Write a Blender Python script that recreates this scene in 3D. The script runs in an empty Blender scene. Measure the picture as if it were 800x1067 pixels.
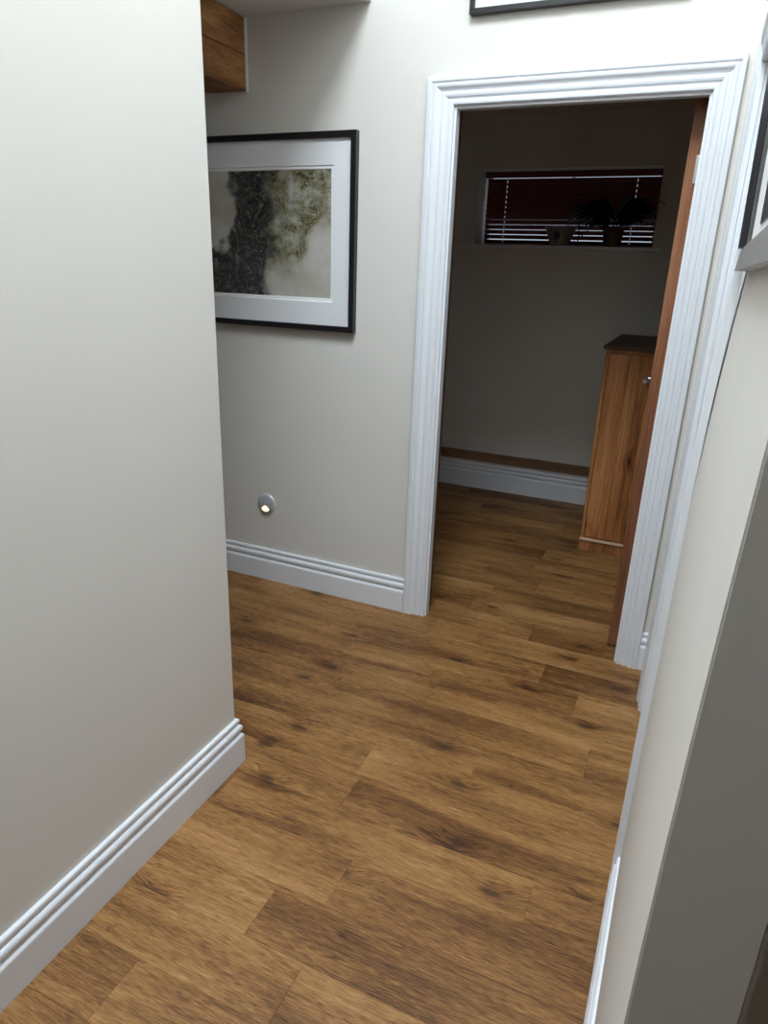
import bpy, bmesh, math, random
from mathutils import Vector, Matrix
random.seed(7)

# ---------------------------------------------------------------- camera
scn = bpy.context.scene
COL = scn.collection
CAM_H = 1.48
cam_d = bpy.data.cameras.new('camera')
cam = bpy.data.objects.new('camera', cam_d)
COL.objects.link(cam)
pitch, roll, yaw = 0.345869, 0.035947, -0.413558
fw = Vector((math.sin(yaw)*math.cos(pitch), math.cos(yaw)*math.cos(pitch), -math.sin(pitch)))
r0 = Vector((math.cos(yaw), -math.sin(yaw), 0)); u0 = r0.cross(fw)
rt = math.cos(roll)*r0 + math.sin(roll)*u0
up = math.cos(roll)*u0 - math.sin(roll)*r0
M = Matrix((rt, up, -fw)).transposed().to_4x4()
M.translation = (0, 0, CAM_H)
cam.matrix_world = M
cam_d.sensor_fit = 'VERTICAL'; cam_d.sensor_height = 24.0
cam_d.lens = 713.03/1067*24.0
cam_d.clip_start = 0.01
scn.camera = cam

# ---------------------------------------------------------------- world, light, exposure
world = bpy.data.worlds.new('world'); scn.world = world
world.use_nodes = True
bg = world.node_tree.nodes['Background']
bg.inputs[0].default_value = (0.80, 0.90, 1.0, 1); bg.inputs[1].default_value = 0.7
SKY = (-0.98, -0.10, 0.14, 1.36)          # roof light opening x0 x1 y0 y1
CEIL = 2.356; HIGH = 3.80             # low ceilings; raised ceiling over the corridor
ld = bpy.data.lights.new('rooflight_daylight', 'AREA'); ld.shape = 'RECTANGLE'
ld.size = SKY[1]-SKY[0]-0.1; ld.size_y = SKY[3]-SKY[2]-0.1
ld.energy = 101; ld.color = (0.80, 0.915, 1.0)
lo = bpy.data.objects.new('rooflight_daylight', ld); COL.objects.link(lo)
lo.location = ((SKY[0]+SKY[1])/2, (SKY[2]+SKY[3])/2, HIGH+0.10)
scn.view_settings.view_transform = 'Standard'
scn.view_settings.look = 'None'
scn.view_settings.gamma = 1.0
scn.view_settings.use_curve_mapping = False
scn.view_settings.exposure = 0.0

# ---------------------------------------------------------------- helpers
def link(o, parent=None):
    COL.objects.link(o)
    if parent is not None: o.parent = parent
    return o
def mesh(name, verts, faces, mat, parent=None, smooth=False, bevel=0, seg=2, autosmooth=None):
    me = bpy.data.meshes.new(name)
    me.from_pydata([tuple(v) for v in verts], [], faces)
    bm = bmesh.new(); bm.from_mesh(me)
    bmesh.ops.remove_doubles(bm, verts=bm.verts, dist=1e-6)
    bmesh.ops.recalc_face_normals(bm, faces=bm.faces)
    if bevel:
        bmesh.ops.bevel(bm, geom=list(bm.edges), offset=bevel, segments=seg, affect='EDGES', profile=0.6)
    bm.to_mesh(me); bm.free()
    if smooth:
        for p in me.polygons: p.use_smooth = True
    if autosmooth is not None:
        me.set_sharp_from_angle(angle=math.radians(autosmooth))
    me.materials.append(mat)
    return link(bpy.data.objects.new(name, me), parent)
def bverts(x0, x1, y0, y1, z0, z1):
    return [(x0,y0,z0),(x1,y0,z0),(x1,y1,z0),(x0,y1,z0),(x0,y0,z1),(x1,y0,z1),(x1,y1,z1),(x0,y1,z1)]
BF = [(0,3,2,1),(4,5,6,7),(0,1,5,4),(1,2,6,5),(2,3,7,6),(3,0,4,7)]
def box(name, x0, x1, y0, y1, z0, z1, mat, parent=None, bevel=0, seg=2):
    return mesh(name, bverts(x0,x1,y0,y1,z0,z1), BF, mat, parent, bevel=bevel, seg=seg)
def boxes(name, lst, mat, parent=None, bevel=0):
    V, Fc = [], []
    for b in lst:
        n = len(V); V += bverts(*b); Fc += [tuple(i+n for i in f) for f in BF]
    me = bpy.data.meshes.new(name); me.from_pydata(V, [], Fc)
    bm = bmesh.new(); bm.from_mesh(me); bmesh.ops.recalc_face_normals(bm, faces=bm.faces)
    if bevel: bmesh.ops.bevel(bm, geom=list(bm.edges), offset=bevel, segments=2, affect='EDGES')
    bm.to_mesh(me); bm.free(); me.materials.append(mat)
    return link(bpy.data.objects.new(name, me), parent)
def empty(name, loc=(0,0,0)):
    o = bpy.data.objects.new(name, None); o.empty_display_size = 0.1; o.location = loc
    return link(o)
def tag(o, label, cat, group=None, kind=None):
    o['label'] = label; o['category'] = cat
    if group: o['group'] = group
    if kind: o['kind'] = kind
    return o
def keep(o, parent):
    """parent an object built in world coordinates to an Empty"""
    o.parent = parent; o.matrix_parent_inverse = Matrix.Translation(parent.location).inverted()
    return o
def revolve(name, prof, mat, parent=None, axis='Z', n=32, loc=(0,0,0), smooth=True, sharp=35):
    V, Fc = [], []
    for r, h in prof:
        for k in range(n):
            a = 2*math.pi*k/n; c, s = r*math.cos(a), r*math.sin(a)
            V.append((c,s,h) if axis == 'Z' else (c,-h,s))
    for i in range(len(prof)-1):
        for k in range(n):
            Fc.append((i*n+k, i*n+(k+1)%n, (i+1)*n+(k+1)%n, (i+1)*n+k))
    Fc.append(tuple(range(n))); Fc.append(tuple(range((len(prof)-1)*n, len(prof)*n)))
    o = mesh(name, V, Fc, mat, parent, smooth=smooth, autosmooth=sharp)
    o.location = loc
    return o
def tube(name, pts, r, mat, parent=None, n=8):
    V, Fc = [], []
    for i, p in enumerate(pts):
        p = Vector(p); a = Vector(pts[max(i-1,0)]); b = Vector(pts[min(i+1,len(pts)-1)])
        t = (b-a).normalized(); q = Vector((0,0,1)) if abs(t.z) < .9 else Vector((1,0,0))
        e1 = t.cross(q).normalized(); e2 = t.cross(e1)
        rr = r[i] if isinstance(r, (list,tuple)) else r
        for k in range(n):
            an = 2*math.pi*k/n; V.append(p + e1*(rr*math.cos(an)) + e2*(rr*math.sin(an)))
    for i in range(len(pts)-1):
        for k in range(n): Fc.append((i*n+k, i*n+(k+1)%n, (i+1)*n+(k+1)%n, (i+1)*n+k))
    Fc.append(tuple(range(n))); Fc.append(tuple(range((len(pts)-1)*n, len(pts)*n)))
    return mesh(name, V, Fc, mat, parent, smooth=True, autosmooth=50)

# ---------------------------------------------------------------- materials
def newmat(name):
    m = bpy.data.materials.new(name); m.use_nodes = True
    nt = m.node_tree; b = nt.nodes['Principled BSDF']
    return m, nt, b
def N(nt, t, **kw):
    n = nt.nodes.new(t)
    for k, v in kw.items():
        if k.startswith('i_'):
            key = k[2:]
            n.inputs[int(key) if key.isdigit() else key].default_value = v
        else: setattr(n, k, v)
    return n
def math_(nt, op, a, b=None, c=None, clamp=False):
    n = N(nt, 'ShaderNodeMath', operation=op, use_clamp=clamp)
    for i, x in enumerate((a, b, c)):
        if x is None: continue
        if isinstance(x, (int, float)): n.inputs[i].default_value = x
        else: nt.links.new(x, n.inputs[i])
    return n.outputs[0]
def ramp(nt, fac, stops):
    r = N(nt, 'ShaderNodeValToRGB'); e = r.color_ramp.elements
    while len(e) < len(stops): e.new(0.5)
    for el, (p, c) in zip(e, stops): el.position = p; el.color = (*c, 1) if len(c) == 3 else c
    nt.links.new(fac, r.inputs[0]); return r.outputs[0]
def mapr(nt, v, a, b, c=0.0, d=1.0, smooth=True):
    n = N(nt, 'ShaderNodeMapRange'); n.interpolation_type = 'SMOOTHSTEP' if smooth else 'LINEAR'
    nt.links.new(v, n.inputs[0])
    for i, x in enumerate((a, b, c, d)): n.inputs[i+1].default_value = x
    return n.outputs[0]
def mixc(nt, fac, a, b, mode='MIX'):
    n = N(nt, 'ShaderNodeMix', data_type='RGBA', blend_type=mode)
    for sock, x in ((n.inputs[0], fac), (n.inputs[6], a), (n.inputs[7], b)):
        if isinstance(x, (int, float)): sock.default_value = x
        elif isinstance(x, tuple): sock.default_value = (*x, 1)
        else: nt.links.new(x, sock)
    return n.outputs[2]
def noise(nt, vec, scale=1, detail=4, rough=.55, dist=0):
    n = N(nt, 'ShaderNodeTexNoise'); n.inputs['Scale'].default_value = scale
    n.inputs['Detail'].default_value = detail; n.inputs['Roughness'].default_value = rough
    n.inputs['Distortion'].default_value = dist
    nt.links.new(vec, n.inputs['Vector']); return n.outputs['Fac']
def vscale(nt, vec, s):
    n = N(nt, 'ShaderNodeVectorMath', operation='MULTIPLY'); nt.links.new(vec, n.inputs[0])
    n.inputs[1].default_value = s; return n.outputs[0]
def bump(nt, b, h, strength, dist):
    n = N(nt, 'ShaderNodeBump'); n.inputs['Strength'].default_value = strength; n.inputs['Distance'].default_value = dist
    nt.links.new(h, n.inputs['Height']); nt.links.new(n.outputs[0], b.inputs['Normal'])

def paint(name, col, rough=.6, var=.03, bscale=120, bstr=.06, spec=.3):
    m, nt, b = newmat(name)
    tc = N(nt, 'ShaderNodeTexCoord')
    n = noise(nt, tc.outputs['Object'], 3.0, 3)
    c2 = tuple(c*(1-2*var) for c in col)
    nt.links.new(mixc(nt, n, c2, col), b.inputs['Base Color'])
    b.inputs['Roughness'].default_value = rough; b.inputs['Specular IOR Level'].default_value = spec
    if bstr: bump(nt, b, noise(nt, tc.outputs['Object'], bscale, 3), bstr, .002)
    return m
def plain(name, col, rough=.5, metal=0, spec=.5, emit=None, es=0):
    m, nt, b = newmat(name)
    tc = N(nt, 'ShaderNodeTexCoord'); n = noise(nt, tc.outputs['Object'], 40, 2)
    nt.links.new(mixc(nt, n, tuple(c*.94 for c in col), col), b.inputs['Base Color'])
    b.inputs['Roughness'].default_value = rough; b.inputs['Metallic'].default_value = metal
    b.inputs['Specular IOR Level'].default_value = spec
    if emit: b.inputs['Emission Color'].default_value = (*emit, 1); b.inputs['Emission Strength'].default_value = es
    return m
def wood(name, stops, axis='X', along=1.3, across=11, fine=130, rough=.42, tone=False, knots=1.0, kscale=(1.5, 5.2),
         knotcol=(.06,.03,.015), bstr=.25, contrast=1.0, spec=.35, wave=.09, fl=5, fw_=.34, cracks=0):
    """procedural timber: streaks along one axis, fibres, knots; tone=True reads a tone and a seed from the object colour"""
    m, nt, b = newmat(name)
    tc = N(nt, 'ShaderNodeTexCoord'); sep = N(nt, 'ShaderNodeSeparateXYZ'); nt.links.new(tc.outputs['Object'], sep.inputs[0])
    L, A, B = {'X': (0,1,2), 'Y': (1,0,2), 'Z': (2,0,1)}[axis]
    l, a, t3 = sep.outputs[L], sep.outputs[A], sep.outputs[B]
    if tone:
        oi = N(nt, 'ShaderNodeObjectInfo'); sc = N(nt, 'ShaderNodeSeparateColor'); nt.links.new(oi.outputs['Color'], sc.inputs[0])
        l = math_(nt, 'MULTIPLY_ADD', sc.outputs[1], 53.0, l); a = math_(nt, 'MULTIPLY_ADD', sc.outputs[2], 31.0, a)
    def vec(sl, sa, sb=None, aa=None):
        c = N(nt, 'ShaderNodeCombineXYZ')
        nt.links.new(math_(nt, 'MULTIPLY', l, sl), c.inputs[0])
        nt.links.new(math_(nt, 'MULTIPLY', a if aa is None else aa, sa), c.inputs[1])
        nt.links.new(math_(nt, 'MULTIPLY', t3, sa if sb is None else sb), c.inputs[2])
        return c.outputs[0]
    # knots
    vo = N(nt, 'ShaderNodeTexVoronoi', voronoi_dimensions='2D'); vo.inputs['Scale'].default_value = 1
    nt.links.new(vec(kscale[0], kscale[1]), vo.inputs['Vector'])
    vs = N(nt, 'ShaderNodeSeparateColor'); nt.links.new(vo.outputs['Color'], vs.inputs[0])
    some = math_(nt, 'GREATER_THAN', vs.outputs[0], .58)
    kd = vo.outputs['Distance']
    halo = math_(nt, 'MULTIPLY', mapr(nt, kd, .34, .02), some)
    core = math_(nt, 'MULTIPLY', mapr(nt, kd, .11, .03), some)
    # grain bends round the knots
    wob = noise(nt, vec(1.6, 3.0), 1, 2)
    aw = math_(nt, 'ADD', a, math_(nt, 'MULTIPLY', math_(nt, 'SUBTRACT', wob, .5), .022))
    aw = math_(nt, 'ADD', aw, math_(nt, 'MULTIPLY', halo, .02*knots))
    streak = noise(nt, vec(along, across, aa=aw), 1, 6, .6, .5)
    patch = noise(nt, vec(along*.8, across*.28, aa=aw), 1, 2, .5, .3)
    fib = noise(nt, vec(along*fl, fine, aa=aw), 1, 5, .7, .4)
    wv = N(nt, 'ShaderNodeTexWave', wave_type='BANDS', bands_direction='Y'); wv.inputs['Scale'].default_value = 1
    wv.inputs['Distortion'].default_value = 5; wv.inputs['Detail'].default_value = 3; wv.inputs['Detail Scale'].default_value = .8
    nt.links.new(vec(along*.6, across*1.9, aa=aw), wv.inputs['Vector'])
    lines = noise(nt, vec(along*2.6, across*5.5, aa=aw), 1, 4, .6, .3)
    v = math_(nt, 'MULTIPLY', streak, .55)
    v = math_(nt, 'MULTIPLY_ADD', math_(nt, 'SUBTRACT', lines, .5), .34, v)
    v = math_(nt, 'MULTIPLY_ADD', patch, .45, v)
    v = math_(nt, 'MULTIPLY_ADD', fib, fw_, v)
    v = math_(nt, 'MULTIPLY_ADD', wv.outputs['Fac'], wave, v)
    v = math_(nt, 'SUBTRACT', v, (fw_+wave)/2)
    v = math_(nt, 'MULTIPLY_ADD', math_(nt, 'SUBTRACT', v, .5), 1.9*contrast, .5)
    v = math_(nt, 'SUBTRACT', v, math_(nt, 'MULTIPLY', halo, .18*knots))
    if tone: v = math_(nt, 'ADD', v, math_(nt, 'SUBTRACT', sc.outputs[0], .5))
    if cracks:
        cn = noise(nt, vec(along*1.1, across*1.9, aa=aw), 1, 3, .55, .2)
        ck = mapr(nt, math_(nt, 'ABSOLUTE', math_(nt, 'SUBTRACT', cn, .5)), .014, .002)
        ck = math_(nt, 'MULTIPLY', ck, mapr(nt, noise(nt, vec(along*1.7, across*.8), 1, 2), .48, .62))
        v = math_(nt, 'SUBTRACT', v, math_(nt, 'MULTIPLY', ck, cracks))
    col = ramp(nt, v, stops)
    col = mixc(nt, math_(nt, 'MULTIPLY', core, .8*min(knots,1)), col, knotcol)
    nt.links.new(col, b.inputs['Base Color'])
    b.inputs['Roughness'].default_value = rough; b.inputs['Specular IOR Level'].default_value = spec
    nt.links.new(mapr(nt, fib, .3, .75, rough+.1, rough-.04), b.inputs['Roughness'])
    bump(nt, b, math_(nt, 'ADD', fib, math_(nt, 'MULTIPLY', streak, .4)), bstr, .0012)
    return m

M_WALL = paint('cream_wall_paint', (.755, .722, .675), rough=.55)
M_CEIL = paint('white_ceiling_paint', (.80, .79, .76), rough=.75)
M_GLOSS = paint('white_satin_paint', (.785, .80, .835), rough=.30, var=.01, bscale=60, bstr=.02, spec=.45)
M_FLOOR = wood('oak_vinyl_plank', [(0,(.05,.018,.0052)),(.28,(.132,.054,.0155)),(.50,(.245,.113,.0345)),(.72,(.355,.18,.061)),(1,(.50,.285,.118))],
               axis='X', along=1.5, across=12, fine=420, tone=True, rough=.46, bstr=.3, kscale=(2.6, 7.0), knots=1.0, wave=.0, fl=16, fw_=1.0, contrast=.92, knotcol=(.045,.02,.01), cracks=.28)
M_SUB = plain('dark_floor_underlay', (.09,.055,.03), .8)
M_LEAF = wood('red_brown_door_timber', [(0,(.10,.035,.016)),(.5,(.27,.105,.05)),(1,(.42,.19,.10))], axis='Z', along=1.2, across=16, fine=120, rough=.4, knots=.3)
M_PINE = wood('stained_pine', [(0,(.11,.034,.010)),(.35,(.30,.108,.034)),(.6,(.48,.198,.070)),(1,(.64,.33,.14))], axis='Z', along=1.1, across=13, fine=90, rough=.38, kscale=(2.6, 6.5), knots=1.1, knotcol=(.03,.008,.003))
M_PINEBOARD = wood('stained_pine_board', [(0,(.11,.034,.010)),(.35,(.30,.108,.034)),(.6,(.48,.198,.070)),(1,(.64,.33,.14))], axis='Z', along=1.1, across=13, fine=90, rough=.38, kscale=(3.4, 8.0), knots=1.2, knotcol=(.03,.008,.003), tone=True)
M_PINELIGHT = wood('pale_pine_edge', [(0,(.55,.36,.22)),(1,(.85,.64,.46))], axis='X', along=1.1, across=20, rough=.35, knots=0)
M_BEAM = wood('old_oak_beam', [(0,(.08,.032,.011)),(.4,(.25,.108,.038)),(.65,(.42,.20,.072)),(1,(.58,.32,.13))], axis='Y', along=2.6, across=9, fine=80, rough=.6, knots=1.2, kscale=(3.5, 7), bstr=.8)
M_RAIL = wood('dark_oak_rail', [(0,(.11,.06,.033)),(.5,(.25,.14,.075)),(1,(.36,.22,.125))], axis='X', along=1.2, across=20, rough=.45, knots=0)
M_LINING = wood('dark_brown_timber', [(0,(.05,.022,.012)),(1,(.12,.055,.03))], axis='Z', along=1.2, across=20, rough=.5, knots=0)
M_BLACK = plain('black_frame_lacquer', (.012,.011,.013), .35)
M_MAT = paint('white_mount_card', (.80,.80,.82), rough=.8, var=.01, bstr=0)
M_MATBEVEL = paint('white_mount_bevel', (.90,.90,.90), rough=.7, var=.005, bstr=0)
M_SILVER = plain('brushed_silver_frame', (.36,.34,.33), .42, metal=.6)
M_DARKSIDE = plain('dark_grey_frame_lacquer', (.014,.013,.017), .45, spec=.25)
M_SLIP = plain('grey_green_slip', (.10,.105,.10), .5)
M_CHROME = plain('satin_nickel', (.62,.63,.66), .35, metal=.25)
M_STEEL = plain('brushed_steel_hinge', (.55,.55,.56), .35, metal=.9)
M_LAMP = plain('warm_led_lens', (1,.9,.8), .4, emit=(1,.80,.62), es=1.0)
M_SLAT = wood('dark_mahogany_slat', [(0,(.10,.028,.02)),(1,(.21,.07,.05))], axis='X', along=1.2, across=20, rough=.4, knots=0)
M_CORD = plain('cream_blind_cord', (.7,.66,.58), .7)
M_POT = plain('grey_glazed_pot', (.26,.25,.25), .5)
M_POTMOTIF = plain('dark_pot_motif', (.05,.04,.04), .6)
M_TERRA = plain('brown_terracotta', (.10,.05,.04), .7)
M_SOIL = plain('potting_soil', (.03,.02,.014), .9)
M_PLANT = paint('dark_green_leaf', (.014,.022,.013), rough=.5, var=.2, bscale=30, bstr=.1)
M_HANDLE = plain('polished_handle', (.80,.76,.74), .2, metal=1)

def glassmat(name, tint=(.95,.97,1.0), refl=.08):
    m = bpy.data.materials.new(name); m.use_nodes = True; nt = m.node_tree; nt.nodes.clear()
    o = N(nt, 'ShaderNodeOutputMaterial'); t = N(nt, 'ShaderNodeBsdfTransparent'); g = N(nt, 'ShaderNodeBsdfGlossy'); mx = N(nt, 'ShaderNodeMixShader')
    t.inputs[0].default_value = (*tint, 1); g.inputs['Roughness'].default_value = .02; mx.inputs[0].default_value = refl
    nt.links.new(t.outputs[0], mx.inputs[1]); nt.links.new(g.outputs[0], mx.inputs[2]); nt.links.new(mx.outputs[0], o.inputs[0])
    return m
M_GLASS = glassmat('clear_window_glass')

# the print: an abstract of dark fibrous swirls with moss green on pale ground (object coordinates in metres from its lower right corner)
def art_material():
    m, nt, b = newmat('abstract_print')
    tc = N(nt, 'ShaderNodeTexCoord'); ob = tc.outputs['Object']
    nw = N(nt, 'ShaderNodeTexNoise'); nw.inputs['Scale'].default_value = 9; nw.inputs['Detail'].default_value = 5
    nt.links.new(ob, nw.inputs['Vector'])
    sub = N(nt, 'ShaderNodeVectorMath', operation='SUBTRACT'); nt.links.new(nw.outputs['Color'], sub.inputs[0]); sub.inputs[1].default_value = (.5,.5,.5)
    wv = N(nt, 'ShaderNodeVectorMath', operation='MULTIPLY_ADD'); nt.links.new(sub.outputs[0], wv.inputs[0]); wv.inputs[1].default_value = (.24,0,.24); nt.links.new(ob, wv.inputs[2])
    s = N(nt, 'ShaderNodeSeparateXYZ'); nt.links.new(wv.outputs[0], s.inputs[0]); x, z = s.outputs[0], s.outputs[2]
    low = mapr(nt, z, .26, .10)                                    # 1 in the lower half
    left = math_(nt, 'MULTIPLY_ADD', low, -.16, -.47)              # left bound of the dark mass
    dark = math_(nt, 'MULTIPLY', mapr(nt, math_(nt, 'SUBTRACT', x, left), -.02, .03), mapr(nt, x, -.24, -.33))
    gx = math_(nt, 'MULTIPLY_ADD', mapr(nt, z, .10, .42), .20, -.17)   # right bound of green, wider to the top
    green = math_(nt, 'MULTIPLY', mapr(nt, x, -.40, -.32), mapr(nt, math_(nt, 'SUBTRACT', x, gx), .06, -.05))
    green = math_(nt, 'MULTIPLY', green, mapr(nt, z, .05, .22))
    fib = noise(nt, wv.outputs[0], 60, 6, .7, 1.4); fib2 = noise(nt, wv.outputs[0], 26, 5, .65, 2.2)
    pale = ramp(nt, noise(nt, ob, 5, 3), [(.3,(.40,.36,.29)),(.7,(.60,.585,.55))])
    gcol = ramp(nt, fib, [(.32,(.012,.012,.010)),(.44,(.075,.072,.035)),(.54,(.20,.185,.095)),(.64,(.36,.31,.20)),(.78,(.55,.47,.36))])
    dcol = ramp(nt, fib2, [(.34,(.008,.008,.010)),(.50,(.030,.030,.032)),(.60,(.11,.115,.105)),(.74,(.34,.33,.30))])
    c = mixc(nt, math_(nt, 'MULTIPLY', green, mapr(nt, noise(nt, ob, 14, 4), .25, .60)), pale, gcol)
    c = mixc(nt, math_(nt, 'MULTIPLY', dark, .96), c, dcol)
    nt.links.new(c, b.inputs['Base Color']); b.inputs['Roughness'].default_value = .25; b.inputs['Specular IOR Level'].default_value = .3
    return m
M_ART = art_material()

# ---------------------------------------------------------------- room shell
YD, YB = 2.600, 2.700            # wall with the door: corridor face, room face
YF = 4.585                       # far wall of the room
XL = -1.100                      # corridor left wall face
YL = 1.428                       # its free end
XR = 0.036                       # corridor right wall face
YN = 0.420                       # its near end
ZT = 2.40

def wall_panel(name, s_list, z_list, skip, fpos, bpos, mat, parent=None):
    """wall on a grid of s and z with holes; fpos/bpos(s,z) give front and back points"""
    V, Fc = [], []; ns, nz = len(s_list), len(z_list)
    for fn in (fpos, bpos):
        for s in s_list:
            for z in z_list: V.append(fn(s, z))
    idx = lambda k, i, j: k*ns*nz + i*nz + j
    solid = lambda i, j: 0 <= i < ns-1 and 0 <= j < nz-1 and not skip((s_list[i]+s_list[i+1])/2, (z_list[j]+z_list[j+1])/2)
    for i in range(ns-1):
        for j in range(nz-1):
            if not solid(i, j): continue
            for k in (0, 1): Fc.append((idx(k,i,j), idx(k,i+1,j), idx(k,i+1,j+1), idx(k,i,j+1)))
            for di, dj, e in ((-1,0,((i,j),(i,j+1))), (1,0,((i+1,j),(i+1,j+1))), (0,-1,((i,j),(i+1,j))), (0,1,((i,j+1),(i+1,j+1)))):
                if not solid(i+di, j+dj):
                    (p, q), (r, t) = e; Fc.append((idx(0,p,q), idx(0,r,t), idx(1,r,t), idx(1,p,q)))
    return mesh(name, V, Fc, mat, parent)

S = 'structure'
floor = box('floor', -2.8, 2.6, -3.3, 4.85, -.10, -.006, M_SUB); tag(floor, 'brown oak-look plank floor running through the doorway', 'floor', kind=S)

# walls
OX0, OX1, OZ = -.940, -.068, 2.035
tag(wall_panel('wall_back', [-2.8, OX0, OX1, 1.1], [0, OZ, HIGH], lambda s, z: OX0 < s < OX1 and z < OZ,
    lambda s, z: (s, YD, z), lambda s, z: (s, YB, z), M_WALL), 'cream wall with the doorway and the framed abstract print', 'wall', kind=S)
wl = box('wall_left', XL-.12, XL, -3.3, YL, 0, HIGH, M_WALL, bevel=.003); tag(wl, 'large pale cream wall along the left side of the corridor', 'wall', kind=S)
def bow(y, z):                                # slightly uneven old plaster
    b = .02*((min(max(z, .9), 1.5)-.9)/.6)**2
    g = .5+.5*min(max((y-YN)/1.0, 0), 1) if y < 1.6 else max(0, 1-(y-1.6)/.6)
    return b*g
DY0, DY1, DZ = 1.490, 2.300, 2.03
zs = [0, .9, 1.0, 1.1, 1.2, 1.3, 1.4, 1.5, DZ, HIGH]
def fr(s, z):
    return (XR + bow(s, z), s, z)
wr = wall_panel('wall_right', [YN, .7, 1.0, 1.3, DY0, DY1, YD], zs, lambda s, z: DY0 < s < DY1 and z < DZ, fr, lambda s, z: (.112, s, z), M_WALL)
bm = bmesh.new(); bm.from_mesh(wr.data)
ed = [e for e in bm.edges if all(abs(v.co.y-YN) < 1e-4 for v in e.verts) and abs(e.verts[0].co.z-e.verts[1].co.z) > .02]
bmesh.ops.bevel(bm, geom=[e for e in ed if e.verts[0].co.x < .1], offset=.0015, segments=2, affect='EDGES')
ed = [e for e in bm.edges if all(abs(v.co.y-YN) < 1e-4 and abs(v.co.x-.112) < 1e-4 for v in e.verts) and abs(e.verts[0].co.z-e.verts[1].co.z) > .02]
bmesh.ops.bevel(bm, geom=ed, offset=.005, segments=3, affect='EDGES'); bm.to_mesh(wr.data); bm.free()
tag(wr, 'narrow cream wall along the right edge ending in a shaded corner', 'wall', kind=S)
w = box('wall_right_return', .112, 2.6, .62, .74, 0, ZT, M_WALL); tag(w, 'shaded wall set back beyond the right hand corner', 'wall', kind=S)
w = box('wall_side', 2.5, 2.6, -3.3, .62, 0, ZT, M_WALL); tag(w, 'cream wall to the right of the viewer out of frame', 'wall', kind=S)
w = box('wall_front', XL, 2.6, -3.4, -3.3, 0, ZT, M_WALL); tag(w, 'cream wall behind the viewer out of frame', 'wall', kind=S)
w = box('wall_alcove_side', -2.9, -2.8, .2, YB, 0, ZT, M_WALL); tag(w, 'cream end wall of the side passage hidden behind the left wall', 'wall', kind=S)
w = box('wall_alcove_rear', -2.8, XL-.12, .2, .3, 0, ZT, M_WALL); tag(w, 'cream rear wall of the side passage hidden behind the left wall', 'wall', kind=S)
# far room with its window recess
WX0, WX1, WZ0, WZ1 = -1.437, -.352, 1.630, 2.066
tag(wall_panel('wall_far', [-2.5, WX0, WX1, 1.1], [0, WZ0, WZ1, ZT], lambda s, z: WX0 < s < WX1 and WZ0 < z < WZ1,
    lambda s, z: (s, YF, z), lambda s, z: (s, YF+.30, z), M_WALL), 'dim far wall of the room beyond the doorway with the high window', 'wall', kind=S)
w = box('wall_room_left', -2.6, -2.5, YB, YF+.3, 0, ZT, M_WALL); tag(w, 'left wall of the far room hidden behind the doorway', 'wall', kind=S)
w = box('wall_room_right', 1.0, 1.1, YB, YF, 0, ZT, M_WALL); tag(w, 'right wall of the far room hidden behind the open door', 'wall', kind=S)

# ceiling with roof light shaft
x0, x1, y0, y1 = SKY
HX0, HX1, HY0, HY1 = XL, .112, -.55, YD
ce = boxes('ceiling', [(-2.9, -1.262, -3.4, YF+.3, CEIL, CEIL+.1), (HX1, 2.6, -3.4, YD, CEIL, CEIL+.1), (-1.262, HX1, -3.4, HY0, CEIL, CEIL+.1), (-1.262, 1.1, YD+.05, YF+.3, CEIL, CEIL+.1),
    (-1.42, HX1+.1, HY0-.1, HY0, CEIL+.1, HIGH), (HX1, HX1+.1, HY0, YD, CEIL+.1, HIGH), (-1.42, -1.262, HY0, YD, CEIL+.1, HIGH),
    (-1.42, x0, HY0-.1, YB, HIGH, HIGH+.1), (x1, HX1+.1, HY0-.1, YB, HIGH, HIGH+.1), (x0, x1, HY0-.1, y0, HIGH, HIGH+.1), (x0, x1, y1, YB, HIGH, HIGH+.1)], M_CEIL)
tag(ce, 'flat white ceiling above the corridor and rooms', 'ceiling', kind=S)
w2 = empty('window_2', ((x0+x1)/2, (y0+y1)/2, HIGH+.12)); tag(w2, 'roof light in the corridor ceiling above the frame of view', 'roof window', kind=S)
keep(boxes('window_frame', [(x0-.05,x0+.03,y0-.05,y1+.05,HIGH+.12,HIGH+.18),(x1-.03,x1+.05,y0-.05,y1+.05,HIGH+.12,HIGH+.18),(x0+.03,x1-.03,y0-.05,y0+.03,HIGH+.12,HIGH+.18),(x0+.03,x1-.03,y1-.03,y1+.05,HIGH+.12,HIGH+.18)], M_GLOSS), w2)
keep(box('pane', x0+.03, x1-.03, y0+.03, y1-.03, HIGH+.145, HIGH+.155, M_GLASS), w2)

# ---------------------------------------------------------------- floor planks
PW, PL = .150, .915
def plank_mesh():
    c, l, wd, t = .0005, PL-.0003, PW-.0003, .0055
    V = []
    for z, k in ((-t, 0), (-c, 0), (0, c)):
        V += [(k, k, z), (l-k, k, z), (l-k, wd-k, z), (k, wd-k, z)]
    Fc = [(8,9,10,11)]
    for b0 in (0, 4):
        for i in range(4): Fc.append((b0+i, b0+(i+1)%4, b0+4+(i+1)%4, b0+4+i))
    me = bpy.data.meshes.new('plank'); me.from_pydata(V, [], Fc); me.materials.append(M_FLOOR); return me
pm = plank_mesh()
known = {9: -.453, 8: -1.770, 7: -.341, 6: -.189, 4: -.103, 3: -.420, 2: -.745, 0: -.153, -2: -.736, -4: -.910, 12: -.528}
tones = {(9,-.453): .36, (7,-.341): .34, (7,-1.256): .55, (6,-1.104): .38, (6,-.189): .50, (-2,-.736): .36, (4,-1.018): .42, (3,-1.335): .46,
         (2,-1.66): .55, (0,-1.068): .50, (0,-.153): .40, (8,-.855): .60, (9,-1.368): .56, (4,-.103): .5, (3,-.42): .55, (1,0): .5}
plank0 = None
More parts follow.
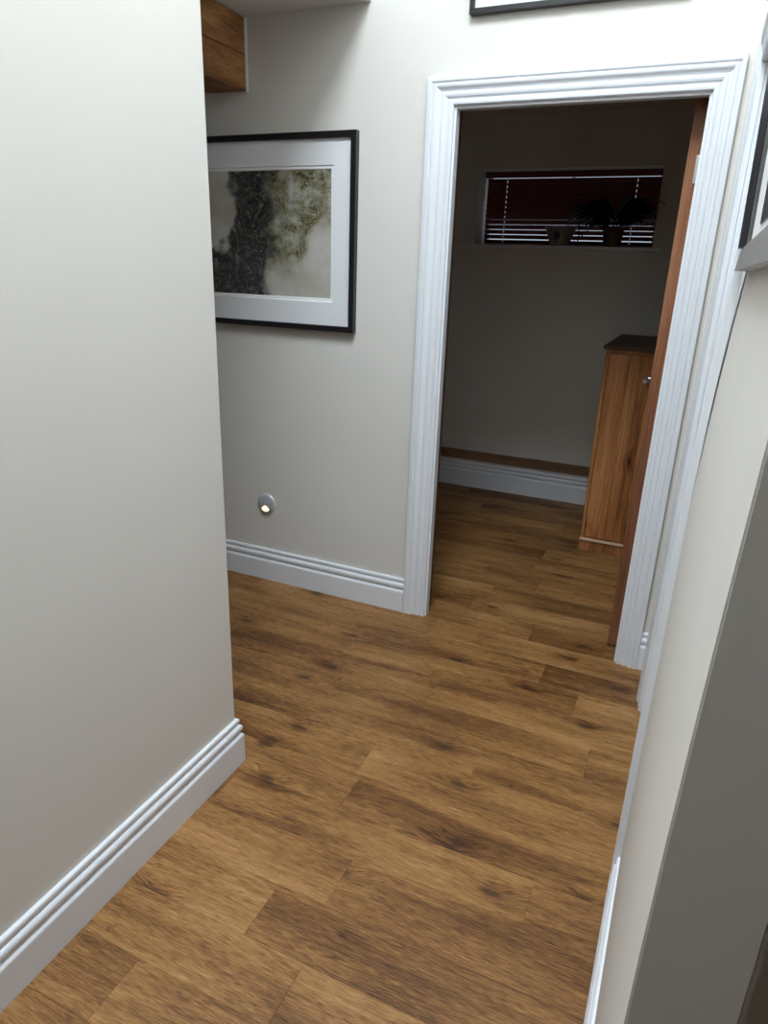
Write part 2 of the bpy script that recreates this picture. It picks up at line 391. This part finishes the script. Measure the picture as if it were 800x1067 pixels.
for k in range(-13, 23):
    yb = 1.249 + PW*k
    j = known.get(k, random.uniform(-.9, 0))
    j -= PL*math.ceil((j+2.75)/PL)
    while j < 1.0:
        hid = (yb > YB and j+PL < -2.5) or (yb+PW < .2 and j+PL < XL-.12) or (yb > .8 and yb+PW < YB and j > .15) or (yb+PW < .62 and yb > 9)
        if not hid:
            o = bpy.data.objects.new('plank', pm); link(o, floor)
            o.location = (j+.0003, yb+.0003, 0)
            t = next((v for (kk, xx), v in tones.items() if kk == k and abs(xx-j) < .02), None)
            t = random.gauss(.5, .03) if t is None else .5+(t-.5)*.40
            o.color = (t, random.random(), random.random(), 1)
        j += PL

# ---------------------------------------------------------------- skirting boards
SKP = [(0,.158),(.0065,.158),(.0095,.1555),(.0105,.150),(.0095,.1445),(.0065,.1405),(.0065,.1365),(.012,.1345),(.0155,.130),(.0165,.124),(.0155,.117),(.0125,.1125),(.009,.1105),(.009,.1055),(.0155,.1025),(.0185,.098),(.0192,.094),(.0192,0),(0,0)]
def skirting(name, path, mat=M_GLOSS, prof=SKP, parent=None, ts=1.0):
    """profile swept along a floor path with mitred corners; the board stands on the right of the path"""
    n = len(path); P = [Vector(p) for p in path]; V = []
    for i in range(n):
        d0 = (P[i]-P[i-1]).normalized() if i else None
        d1 = (P[i+1]-P[i]).normalized() if i < n-1 else None
        n0 = Vector((d0.y, -d0.x)) if d0 else None; n1 = Vector((d1.y, -d1.x)) if d1 else None
        if n0 is None: m = n1
        elif n1 is None: m = n0
        else: m = (n0+n1)/(1+n0.dot(n1))
        for t, z in prof: V.append((P[i].x+m.x*t*ts, P[i].y+m.y*t*ts, z))
    k = len(prof); Fc = []
    for i in range(n-1):
        for q in range(k): Fc.append((i*k+q, i*k+(q+1)%k, (i+1)*k+(q+1)%k, (i+1)*k+q))
    Fc.append(tuple(range(k))); Fc.append(tuple(range((n-1)*k, n*k)))
    return mesh(name, V, Fc, mat, parent)
b = skirting('baseboard_left', [(XL, -3.28), (XL, YL), (XL-.12, YL), (XL-.12, .32)])
tag(b, 'white moulded skirting board along the left corridor wall', 'skirting board', kind=S)
b = skirting('baseboard_back', [(-2.78, YD), (-1.0245, YD)], ts=1.2); tag(b, 'white moulded skirting board under the abstract print', 'skirting board', kind=S)
b = skirting('baseboard_corner', [(-.0135, YD), (XR, YD), (XR, 2.395)]); tag(b, 'short piece of white skirting between the two door casings', 'skirting board', kind=S)
b = skirting('baseboard_right', [(XR+.003, 1.4095), (XR, YN), (.112, YN)], ts=1.0); tag(b, 'white skirting board at the foot of the right wall near the viewer', 'skirting board', kind=S)
FSK = [(0,.20),(.010,.20),(.010,.176),(.016,.172),(.018,.165),(.016,.160),(.009,.156),(.009,.150),(.018,.146),(.021,.140),(.021,.134),(.010,.130),(.010,.121),(.022,.117),(.026,.110),(.026,0),(0,0)]
b = skirting('baseboard_far', [(-2.5, YF), (1.0, YF)], prof=FSK); tag(b, 'white skirting board on the far wall of the dim room', 'skirting board', kind=S)
b = box('trim_1', -2.5, 1.0, YF-.026, YF, .200, .262, M_RAIL, bevel=.003); tag(b, 'dark brown wooden rail lying along the top of the far skirting', 'trim', kind=S)

# ---------------------------------------------------------------- architraves
# profile: fraction across from outer to inner edge, thickness
ARP = [(0,0),(0,.021),(.02,.024),(.14,.025),(.17,.0245),(.19,.0195),(.225,.0195),(.245,.0235),(.30,.0245),(.36,.023),(.44,.0165),(.50,.0135),(.53,.0135),(.55,.0175),(.60,.0185),(.68,.0165),(.74,.0105),(.765,.010),(.785,.0145),(.85,.0155),(.93,.0145),(.965,.011),(.97,0)]
def casing(name, O, I, place, mat, parent, prof=ARP, ts=1.0):
    """moulding between an outer and an inner polyline; place(s, z, t) gives the world point"""
    V, Fc = [], []; k = len(prof)
    for (os, oz), (is_, iz) in zip(O, I):
        for f, t in prof: V.append(place(os+(is_-os)*f, oz+(iz-oz)*f, t*ts))
    for i in range(len(O)-1):
        for q in range(k): Fc.append((i*k+q, i*k+(q+1)%k, (i+1)*k+(q+1)%k, (i+1)*k+q))
    Fc.append(tuple(range(k))); Fc.append(tuple(range((len(O)-1)*k, len(O)*k)))
    return mesh(name, V, Fc, mat, parent)

# door 1: white casing, wooden leaf swung open into the far room
d1 = empty('door_1', (-.504, YD, 0)); tag(d1, 'white moulded door casing with a red-brown wooden door swung open', 'door', kind=S)
pl = lambda s, z, t: (s, YD-t, z)
oL, oR, oT, iL, iR, iT = -1.0235, -.0115, 2.105, -.921, -.094, 2.012
keep(casing('architrave', [(oL,0),(oL,oT)], [(iL,0),(iL,iT)], pl, M_GLOSS, None), d1)
keep(casing('architrave', [(oR,0),(oR,oT)], [(iR,0),(iR,iT)], pl, M_GLOSS, None), d1)
keep(casing('architrave', [(oL,oT),(oR,oT)], [(iL,iT),(iR,iT)], pl, M_GLOSS, None), d1)
LX0, LX1, LZ = -.916, -.100, 2.006
keep(box('door_lining', OX0, LX0, YD-.001, YD+.036, 0, OZ, M_GLOSS, bevel=.001), d1)
keep(box('door_lining', LX1, OX1, YD-.001, YD+.036, 0, OZ, M_GLOSS, bevel=.001), d1)
keep(box('door_lining', LX0, LX1, YD-.001, YD+.036, LZ, OZ, M_GLOSS, bevel=.001), d1)
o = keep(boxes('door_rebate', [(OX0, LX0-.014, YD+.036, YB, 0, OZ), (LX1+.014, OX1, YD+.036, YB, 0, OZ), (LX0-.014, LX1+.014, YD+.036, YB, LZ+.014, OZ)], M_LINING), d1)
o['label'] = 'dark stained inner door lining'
HX, HY = -.102, YB+.018
leaf = empty('door_leaf', (0,0,0)); keep(leaf, d1); leaf['label'] = 'red-brown wooden door leaf seen on its hinge edge'
T = .040; W = .775
def lf(nm, *a, mat=M_LEAF, bv=.0015): 
    q = box(nm, *a, mat, bevel=bv); q.parent = leaf; q.matrix_parent_inverse = d1.matrix_basis.inverted() if False else Matrix(); return q
leaf.location = (HX-T, HY, .006); leaf.matrix_parent_inverse = Matrix.Translation(d1.location).inverted()
lf('stile', 0, T, 0, .11, 0, 2.016); lf('stile', 0, T, W-.11, W, 0, 2.016)
lf('rail', 0, T, .11, W-.11, 1.865, 2.016); lf('rail', 0, T, .11, W-.11, .80, 1.0); lf('rail', 0, T, .11, W-.11, 0, .22)
lf('panel', .012, T-.012, .11, W-.11, .22, .80); lf('panel', .012, T-.012, .11, W-.11, 1.0, 1.865)
for hz in (1.765,):
    lf('hinge', .029, T+.003, -.0035, .0, hz, hz+.084, mat=M_STEEL, bv=.0008)
    q = tube('hinge_knuckle', [(T+.006, -.005, hz), (T+.006, -.005, hz+.084)], .0055, M_STEEL); q.parent = leaf
q = tube('door_handle', [(-.055, W-.06, 1.02), (-.055, W-.17, 1.02)], .009, M_STEEL); q.parent = leaf
q = tube('door_handle', [(0, W-.06, 1.02), (-.055, W-.06, 1.02)], .009, M_STEEL); q.parent = leaf

# door 2: closed door in the right wall, seen at a grazing angle
d2 = empty('door_2', (XR, (DY0+DY1)/2, 0)); tag(d2, 'white door casing seen edge-on in the right corridor wall', 'door', kind=S)
pr = lambda s, z, t: (XR + .6*bow(s, z) - t, s, z)
far_o, far_i, near_o, near_i, t_o, t_i = 2.390, 2.290, 1.410, 1.505, 2.105, 2.010
zz = [0, .9, 1.0, 1.1, 1.2, 1.3, 1.4, 1.5]
keep(casing('architrave', [(far_o,0),(far_o,t_o)], [(far_i,0),(far_i,t_i)], pr, M_GLOSS, None, ts=1.08), d2)
keep(casing('architrave', [(near_o,z) for z in zz]+[(near_o,t_o)], [(near_i,z) for z in zz]+[(near_i,t_i)], pr, M_GLOSS, None, ts=.65), d2)
keep(casing('architrave', [(far_o,t_o),(near_o,t_o)], [(far_i,t_i),(near_i,t_i)], pr, M_GLOSS, None), d2)
keep(box('door_lining', XR+.001, .112, 2.278, DY1, 0, DZ, M_GLOSS), d2)
keep(box('door_lining', XR+.022, .112, DY0, 1.512, 0, DZ, M_GLOSS), d2)
keep(box('door_lining', XR+.020, .112, 1.512, 2.278, 2.002, DZ, M_GLOSS), d2)
keep(box('door_panel', .064, .104, 1.515, 2.275, .006, 2.0, M_GLOSS, bevel=.002), d2)

# ---------------------------------------------------------------- far window with blind
wn = empty('window_1', ((WX0+WX1)/2, YF+.15, WZ0)); tag(wn, 'wide low window set high in the far wall behind the blind', 'window', kind=S)
fy0, fy1 = YF+.20, YF+.25
keep(boxes('window_frame', [(WX0,WX0+.022,fy0,fy1,WZ0,WZ1),(WX1-.022,WX1,fy0,fy1,WZ0,WZ1),(WX0+.022,WX1-.022,fy0,fy1,WZ0,WZ0+.022),(WX0+.022,WX1-.022,fy0,fy1,WZ1-.022,WZ1)], M_GLOSS), wn)
keep(box('mullion', -.895, -.885, fy0, fy1, WZ0+.022, WZ1-.022, M_GLOSS), wn)
keep(box('pane', WX0+.022, -.895, fy0+.02, fy0+.026, WZ0+.022, WZ1-.022, M_GLASS), wn)
keep(box('pane', -.885, WX1-.022, fy0+.02, fy0+.026, WZ0+.022, WZ1-.022, M_GLASS), wn)
keep(box('window_sill', -1.548, -.297, YF-.03, YF+.20, WZ0-.022, WZ0, M_GLOSS, bevel=.004), wn)

bl = empty('venetian_blind', ((WX0+WX1)/2, YF+.09, WZ1)); tag(bl, 'dark brown wooden venetian blind hanging in the far window recess', 'blind')
bx0, bx1, by = WX0+.013, WX1-.006, YF+.160
keep(box('pelmet', WX0+.004, bx1, by-.035, by-.022, WZ1-.0365, WZ1-.001, M_SLAT, bevel=.001), bl)
keep(box('head_rail', WX0+.004, bx1, by-.02, by+.02, WZ1-.030, WZ1-.001, M_SLAT), bl)
cords = (-1.297, -.500)
def slat_mesh(w):
    xs = [bx0]
    for c in cords: xs += [c-.0016, c+.0016]
    xs += [bx1]; ys = [-w/2, -w*.20, w*.20, w/2]; V, Fc = [], []; t = .0028
    for x in xs:
        for y in ys:
            cr = .0012*(1-(2*y/w)**2)
            V += [(x, y, cr), (x, y, cr-t)]
    ny = len(ys); ix = lambda i, j, k: (i*ny+j)*2+k
    solid = lambda i, j: 0 <= i < len(xs)-1 and 0 <= j < ny-1 and not (i in (1, 3) and j == 1)
    for i in range(len(xs)-1):
        for j in range(ny-1):
            if not solid(i, j): continue
            for k in (0, 1): Fc.append((ix(i,j,k), ix(i+1,j,k), ix(i+1,j+1,k), ix(i,j+1,k)))
            for di, dj, e in ((-1,0,((i,j),(i,j+1))), (1,0,((i+1,j),(i+1,j+1))), (0,-1,((i,j),(i+1,j))), (0,1,((i,j+1),(i+1,j+1)))):
                if not solid(i+di, j+dj):
                    (p, q), (r, s_) = e; Fc.append((ix(p,q,0), ix(r,s_,0), ix(r,s_,1), ix(p,q,1)))
    me = bpy.data.meshes.new('slat'); me.from_pydata(V, [], Fc)
    bm = bmesh.new(); bm.from_mesh(me); bmesh.ops.recalc_face_normals(bm, faces=bm.faces); bm.to_mesh(me); bm.free()
    me.materials.append(M_SLAT); return me
sm = slat_mesh(.036)
NS = 13; pitch_s = .0298
TILT = [34, 36, 39, 42, 45, 48, 52, 57, 62, 66, 68, 68, 68]
for i in range(NS):
    z = WZ0 + .024 + pitch_s*i
    o = bpy.data.objects.new('slat', sm); link(o)
    tilt = TILT[i]
    o.location = (0, by, z); o.rotation_euler = (-math.radians(tilt), 0, 0)
    keep(o, bl)
keep(box('bottom_rail', bx0, bx1, by-.016, by+.016, WZ0+.001, WZ0+.008, M_SLAT), bl)
for c in cords: keep(tube('ladder_cord', [(c, by-.019, WZ0+.008), (c, by-.019, WZ1-.03)], .0009, M_CORD, n=5), bl)

# pots and plant on the sill
pot = empty('plant_pot', (-.893, YF+.022, WZ0)); pot.location.x = -.899; tag(pot, 'grey flared pot with a dark motif on the far window sill', 'pot')
o = revolve('pot_body', [(.050,0),(.056,.004),(.092,.098),(.096,.104),(.096,.112),(.088,.112),(.084,.098),(.06,.06)], M_POT, pot)
o = revolve('motif', [(.019,0),(.019,.004),(.016,.006)], M_POTMOTIF, pot, axis='Y', n=20, loc=(-.004,-.076,.055)); o.scale = (1,1,1.5); o.rotation_euler = (math.radians(20),0,0)
o = revolve('soil', [(.075,.085),(.07,.09),(.02,.094)], M_SOIL, pot)
pp = empty('potted_plant', (-.585, YF+.02, WZ0)); tag(pp, 'dark spreading plant in a brown pot on the far window sill', 'plant')
pb = revolve('pot', [(.050,0),(.053,.003),(.058,.085),(.062,.088),(.062,.104),(.055,.104),(.053,.08)], M_TERRA, pp)
revolve('soil', [(.052,.09),(.04,.095),(.01,.097)], M_SOIL, pb)
def leaf_mesh(L, w, droop, rise):
    V, Fc = [], []; n = 6
    for i in range(n+1):
        f = i/n; ww = w*math.sin(math.pi*min(f*.93+.05, 1))**.8
        x = L*f; z = rise*L*math.sin(f*1.9) - droop*L*f*f
        V += [(x,-ww/2,z+ww*.18),(x,0,z),(x,ww/2,z+ww*.18)]
    for i in range(n):
        for j in (0, 1): Fc.append((i*3+j, i*3+j+1, i*3+j+4, i*3+j+3))
    me = bpy.data.meshes.new('leaf'); me.from_pydata(V, [], Fc)
    for p in me.polygons: p.use_smooth = True
    me.materials.append(M_PLANT); return me
lms = [leaf_mesh(.20,.075,.55,.62), leaf_mesh(.24,.08,.42,.5), leaf_mesh(.17,.07,.3,.7), leaf_mesh(.14,.06,.7,.5)]
rl = random.Random(3)
def add_leaf(m, loc, rz, ry, sc=1):
    o = bpy.data.objects.new('leaf', m); link(o, pp); o.location = loc; o.rotation_euler = (rl.uniform(-.4,.4), ry, rz); o.scale = (sc,)*3
for i in range(110):
    a = rl.choice((0, math.pi)) + rl.gauss(0, .12); k = rl.randrange(4)
    s_ = -1 if math.cos(a) < 0 else 1
    bx = rl.uniform(-.02,.03) + s_*rl.uniform(0,.075)
    add_leaf(lms[k], (bx, rl.uniform(-.035,.02), .10+rl.uniform(.0,.06)), a, rl.uniform(-.35,.15), rl.uniform(.6,.95))
for t in (.05, .35, .7): add_leaf(lms[3], (-.15-.02*t, -.01, .16-.03*t), math.pi+.3*t, .2+.7*t, .5)
# trailing stem on the left
q = tube('stem', [(0,-.01,.09),(-.10,-.03,.16),(-.17,-.05,.165),(-.197,-.055,.12),(-.19,-.058,.06),(-.196,-.058,.006)], .0035, M_PLANT); q.parent = pp
for i, (x, z, s_) in enumerate([(-.198,.13,.3),(-.192,.095,.3),(-.19,.06,.28),(-.194,.035,.25),(-.19,.105,.25),(-.193,.02,.2)]):
    add_leaf(lms[3], (x, -.057, z), (i % 2)*math.pi+.3, .7, s_)
add_leaf(lms[1], (.09,-.05,.20), -.15, .25, .62); add_leaf(lms[1], (.08,-.02,.17), .1, .35, .62)

# ---------------------------------------------------------------- pine cupboard
cb = empty('cupboard', (-.16, 3.95, 0)); tag(cb, 'stained pine cupboard with a single boarded door beyond the doorway', 'cupboard')
cx0, cx1, cy0, cy1, ct = -.432, .118, 3.757, 4.556, 1.112
keep(boxes('carcass', [(cx0,cx0+.018,cy0,cy1,.06,ct),(cx1-.018,cx1,cy0,cy1,.06,ct),(cx0+.018,cx1-.018,cy1-.012,cy1,.06,ct),(cx0+.018,cx1-.018,cy0,cy1-.012,.06,.078),(cx0+.018,cx1-.018,cy0,cy1-.012,ct-.018,ct)], M_PINE, bevel=.0015), cb)
o = keep(box('cupboard_top', cx0-.014, cx1+.014, cy0-.014, cy1, ct, ct+.020, M_LINING, bevel=.003), cb); o['label'] = 'dark top board of the cupboard'  # top board coloured much darker than the pine carcass
dr = empty('cupboard_door'); keep(dr, cb)
nb = 5; dw = (cx1-cx0-.036-.006)/nb
for i in range(nb):
    xx = cx0+.021+dw*i
    o = box('board', xx+.0004, xx+dw-.0004, cy0-.003, cy0+.015, .082, ct-.021, M_PINEBOARD, bevel=.0012); o.parent = dr; o.matrix_parent_inverse = Matrix.Translation(cb.location).inverted() if False else Matrix()
    o.color = ((.50,.34,.40,.36,.44)[i], random.random(), random.random(), 1)
dr.location = (0,0,0); dr.matrix_parent_inverse = Matrix.Translation(cb.location).inverted()
hz = .962
q = tube('handle', [(-.205, cy0-.003, hz), (-.205, cy0-.028, hz), (-.195, cy0-.032, hz), (-.115, cy0-.032, hz), (-.105, cy0-.028, hz), (-.105, cy0-.003, hz)], .006, M_HANDLE); q.parent = dr; q['label'] = 'polished metal bar handle'
keep(box('plinth', cx0+.002, cx1-.002, cy0-.006, cy0+.012, 0, .060, M_PINE, bevel=.002), cb)
keep(box('plinth_side', cx0+.002, cx0+.018, cy0+.012, cy1, 0, .060, M_PINE), cb)
o = keep(box('plinth_strip', cx0-.001, cx1+.001, cy0-.016, cy0-.0005, .060, .072, M_PINELIGHT, bevel=.002), cb); o['label'] = 'pale strip along the top of the plinth'

# ---------------------------------------------------------------- pictures
def picture(name, label, group, xa, xb, za, zb, fw_, mat_in, y, depth, frame_mat, slip=.006):
    """framed picture hung on the door wall; mat_in = (left, right, bottom, top) widths of mount seen"""
    e = empty(name, ((xa+xb)/2, y, za)); tag(e, label, 'picture', group)
    yf = y-depth
    def bar(pts):   # mitred bar from outer quad to inner quad corners
        (ox0,oz0),(ox1,oz1),(ix1,iz1),(ix0,iz0) = pts
        V = [(ox0,y,oz0),(ox1,y,oz1),(ix1,y,iz1),(ix0,y,iz0),(ox0,yf,oz0),(ox1,yf,oz1),(ix1,yf,iz1),(ix0,yf,iz0)]
        keep(mesh('frame_rail', V, BF, frame_mat, bevel=.0015), e)
    O = [(xa,za),(xb,za),(xb,zb),(xa,zb)]; I = [(xa+fw_,za+fw_),(xb-fw_,za+fw_),(xb-fw_,zb-fw_),(xa+fw_,zb-fw_)]
    for i in range(4): j = (i+1) % 4; bar([O[i], O[j], I[j], I[i]])
    keep(box('backing', xa+fw_, xb-fw_, y-.006, y-.001, za+fw_, zb-fw_, M_MAT), e)
    l, r, bt, tp = mat_in; mx0, mx1, mz0, mz1 = xa+fw_+l, xb-fw_-r, za+fw_+bt, zb-fw_-tp
    ym = y-depth+.012
    sk = lambda s, z: mx0 < s < mx1 and mz0 < z < mz1
    keep(wall_panel('mount', [xa+fw_, mx0, mx1, xb-fw_], [za+fw_, mz0, mz1, zb-fw_], sk, lambda s, z: (s, ym, z), lambda s, z: (s, ym+.003, z), M_MAT), e)
    # bevelled inner slip of the mount
    q = .012
    V, Fc = [], []
    for dd, yy in ((0, ym+.0005), (.002, ym+.004), (q, ym+.004), (q+.002, ym+.0065)):
        V += [(mx0+dd,yy,mz0+dd),(mx1-dd,yy,mz0+dd),(mx1-dd,yy,mz1-dd),(mx0+dd,yy,mz1-dd)]
    for a_ in range(3):
        for i in range(4): Fc.append((a_*4+i, a_*4+(i+1)%4, a_*4+4+(i+1)%4, a_*4+4+i))
    keep(mesh('mount_slip', V, Fc, M_MATBEVEL), e)
    return e, (mx0+q, mx1-q, mz0+q, mz1-q, ym+.0068)
pe, (ax0, ax1, az0, az1, ay) = picture('framed_print', 'abstract green and black print in a thin black frame left of the doorway', None, -2.26, -1.296, 1.214, 1.952, .023, (.077,.077,.092,.092), YD-.002, .028, M_BLACK)
w_, h_ = ax1-ax0, az1-az0
art = mesh('print', bverts(-w_, 0, 0, .002, 0, h_), BF, M_ART); art.location = (ax1, ay, az0); keep(art, pe); art['label'] = 'abstract print of dark fibrous swirls and moss green on pale ground'
tpic, (bx0_, bx1_, bz0_, bz1_, by_) = picture('framed_picture', 'black framed picture with white mount hanging above the doorway', None, -.886, -.20, 2.276, 2.82, .017, (.06,.06,.06,.06), YD-.002, .024, M_BLACK)
keep(box('print', bx0_, bx1_, by_, by_+.002, bz0_, bz1_, M_MAT), tpic)

# picture on the right wall, seen almost edge-on
rp = empty('wall_picture', (.045, .95, 1.492)); tag(rp, 'silver and black framed picture at the right edge seen almost edge-on', 'picture')
ya, yb_, za, zb = .50, 1.392, 1.491, 2.05; fwd = .045
def P3(yy, z, t):   # t = distance in front of the picture's back; top leans a little into the corridor
    return (.057 - t - .022*(z-za), yy, z)
def fbar(name, outer, inner, mat):
    (o0, o1), (i1, i0) = outer, inner
    V = [P3(*o0, 0), P3(*o1, 0), P3(*i1, 0), P3(*i0, 0), P3(*o0, .024), P3(*o1, .024), P3(*i1, .018), P3(*i0, .018)]
    o = mesh(name, V, BF, mat, bevel=.001); keep(o, rp); return o
rh = .036
fbar('frame_rail', ((yb_,za),(ya,za)), ((ya,za+rh),(yb_,za+rh)), M_SILVER)
fbar('frame_rail', ((ya,zb),(yb_,zb)), ((yb_,zb-rh),(ya,zb-rh)), M_SILVER)
fbar('frame_stile', ((yb_,zb-rh),(yb_,za+rh)), ((yb_-.13,za+rh),(yb_-.13,zb-rh)), M_DARKSIDE)
fbar('frame_stile', ((ya,za+rh),(ya,zb-rh)), ((ya+.10,zb-rh),(ya+.10,za+rh)), M_DARKSIDE)
def pquad(name, y0_, y1_, z0_, z1_, t, mat):
    V = [P3(y0_,z0_,t), P3(y1_,z0_,t), P3(y1_,z1_,t), P3(y0_,z1_,t), P3(y0_,z0_,t-.003), P3(y1_,z0_,t-.003), P3(y1_,z1_,t-.003), P3(y0_,z1_,t-.003)]
    return keep(mesh(name, V, BF, mat), rp)
pquad('slip', yb_-.20, yb_-.13, za+rh, zb-rh, .0165, M_SLIP)
pquad('mount', ya+.10, yb_-.20, za+rh, zb-rh, .013, M_MAT)
pquad('print', ya+.14, .99, za+.05, zb-.06, .0145, M_BLACK)

# ---------------------------------------------------------------- wall light low on the door wall
nl = empty('wall_light', (-1.752, YD, .392)); tag(nl, 'small round nickel wall light low on the wall below the abstract print', 'light')
revolve('bezel', [(.048,0),(.049,.004),(.047,.008),(.043,.0105),(.030,.013),(.001,.0138)], M_CHROME, nl, axis='Y', n=40)
# teardrop opening with glowing lens and a dark rim
def tear(sc, y):
    pts = []
    for k in range(24):
        a = 2*math.pi*k/24
        x = math.sin(a)*.026*(1-.45*max(0, math.cos(a))); z = math.cos(a)*.019 - .022
        pts.append((x*sc, y, (z+.022)*sc-.022))
    return pts
V = tear(1, -.0165)+tear(.86, -.0165)+tear(1, -.009); n = 24
Fc = [(i,(i+1)%n,n+(i+1)%n,n+i) for i in range(n)]+[(i,(i+1)%n,2*n+(i+1)%n,2*n+i) for i in range(n)]
mesh('lens_rim', V, Fc, M_DARKSIDE, nl)
V = tear(.87, -.0162)+tear(.87, -.010); Fc = [tuple(range(n)), tuple(range(n,2*n))]+[(i,(i+1)%n,n+(i+1)%n,n+i) for i in range(n)]
o = mesh('lens', V, Fc, M_LAMP, nl); o['label'] = 'glowing warm lens'

# ---------------------------------------------------------------- oak beam under the ceiling of the side passage
bmv = bmesh.new()
bx = (-1.985, -1.795); bz = (2.108, CEIL-.004)
rb = random.Random(5); ys = [.30+i*(YD-.30)/16 for i in range(17)]; V, Fc = [], []
for yy in ys:
    j = lambda s=.003: rb.uniform(-s, s)
    V += [(bx[0], yy, bz[0]+.004+j()), (bx[0]+.01, yy, bz[0]+j()), (bx[1]-.008, yy, bz[0]+j()), (bx[1]+j(.002), yy, bz[0]+.008), (bx[1]+j(.002), yy, bz[0]+.118+j(.002)), (bx[1]-.006, yy, bz[0]+.121), (bx[1]+j(.002), yy, bz[0]+.125+j(.002)), (bx[1]+j(), yy, bz[1]), (bx[0], yy, bz[1])]
k = 9
for i in range(16):
    for q in range(k): Fc.append((i*k+q, i*k+(q+1)%k, (i+1)*k+(q+1)%k, (i+1)*k+q))
Fc.append(tuple(range(k))); Fc.append(tuple(range(16*k, 17*k)))
bmv.free()
be = mesh('ceiling_beam', V, Fc, M_BEAM); tag(be, 'old brown oak beam meeting the wall at the top left', 'beam')
be2 = box('plaster_edge', bx[1]-.001, bx[1]+.005, YD-.012, YD, bz[0]-.004, bz[1], M_CEIL, bevel=.001); be2.parent = be; be2['label'] = 'pale plaster fillet where the beam meets the wall'
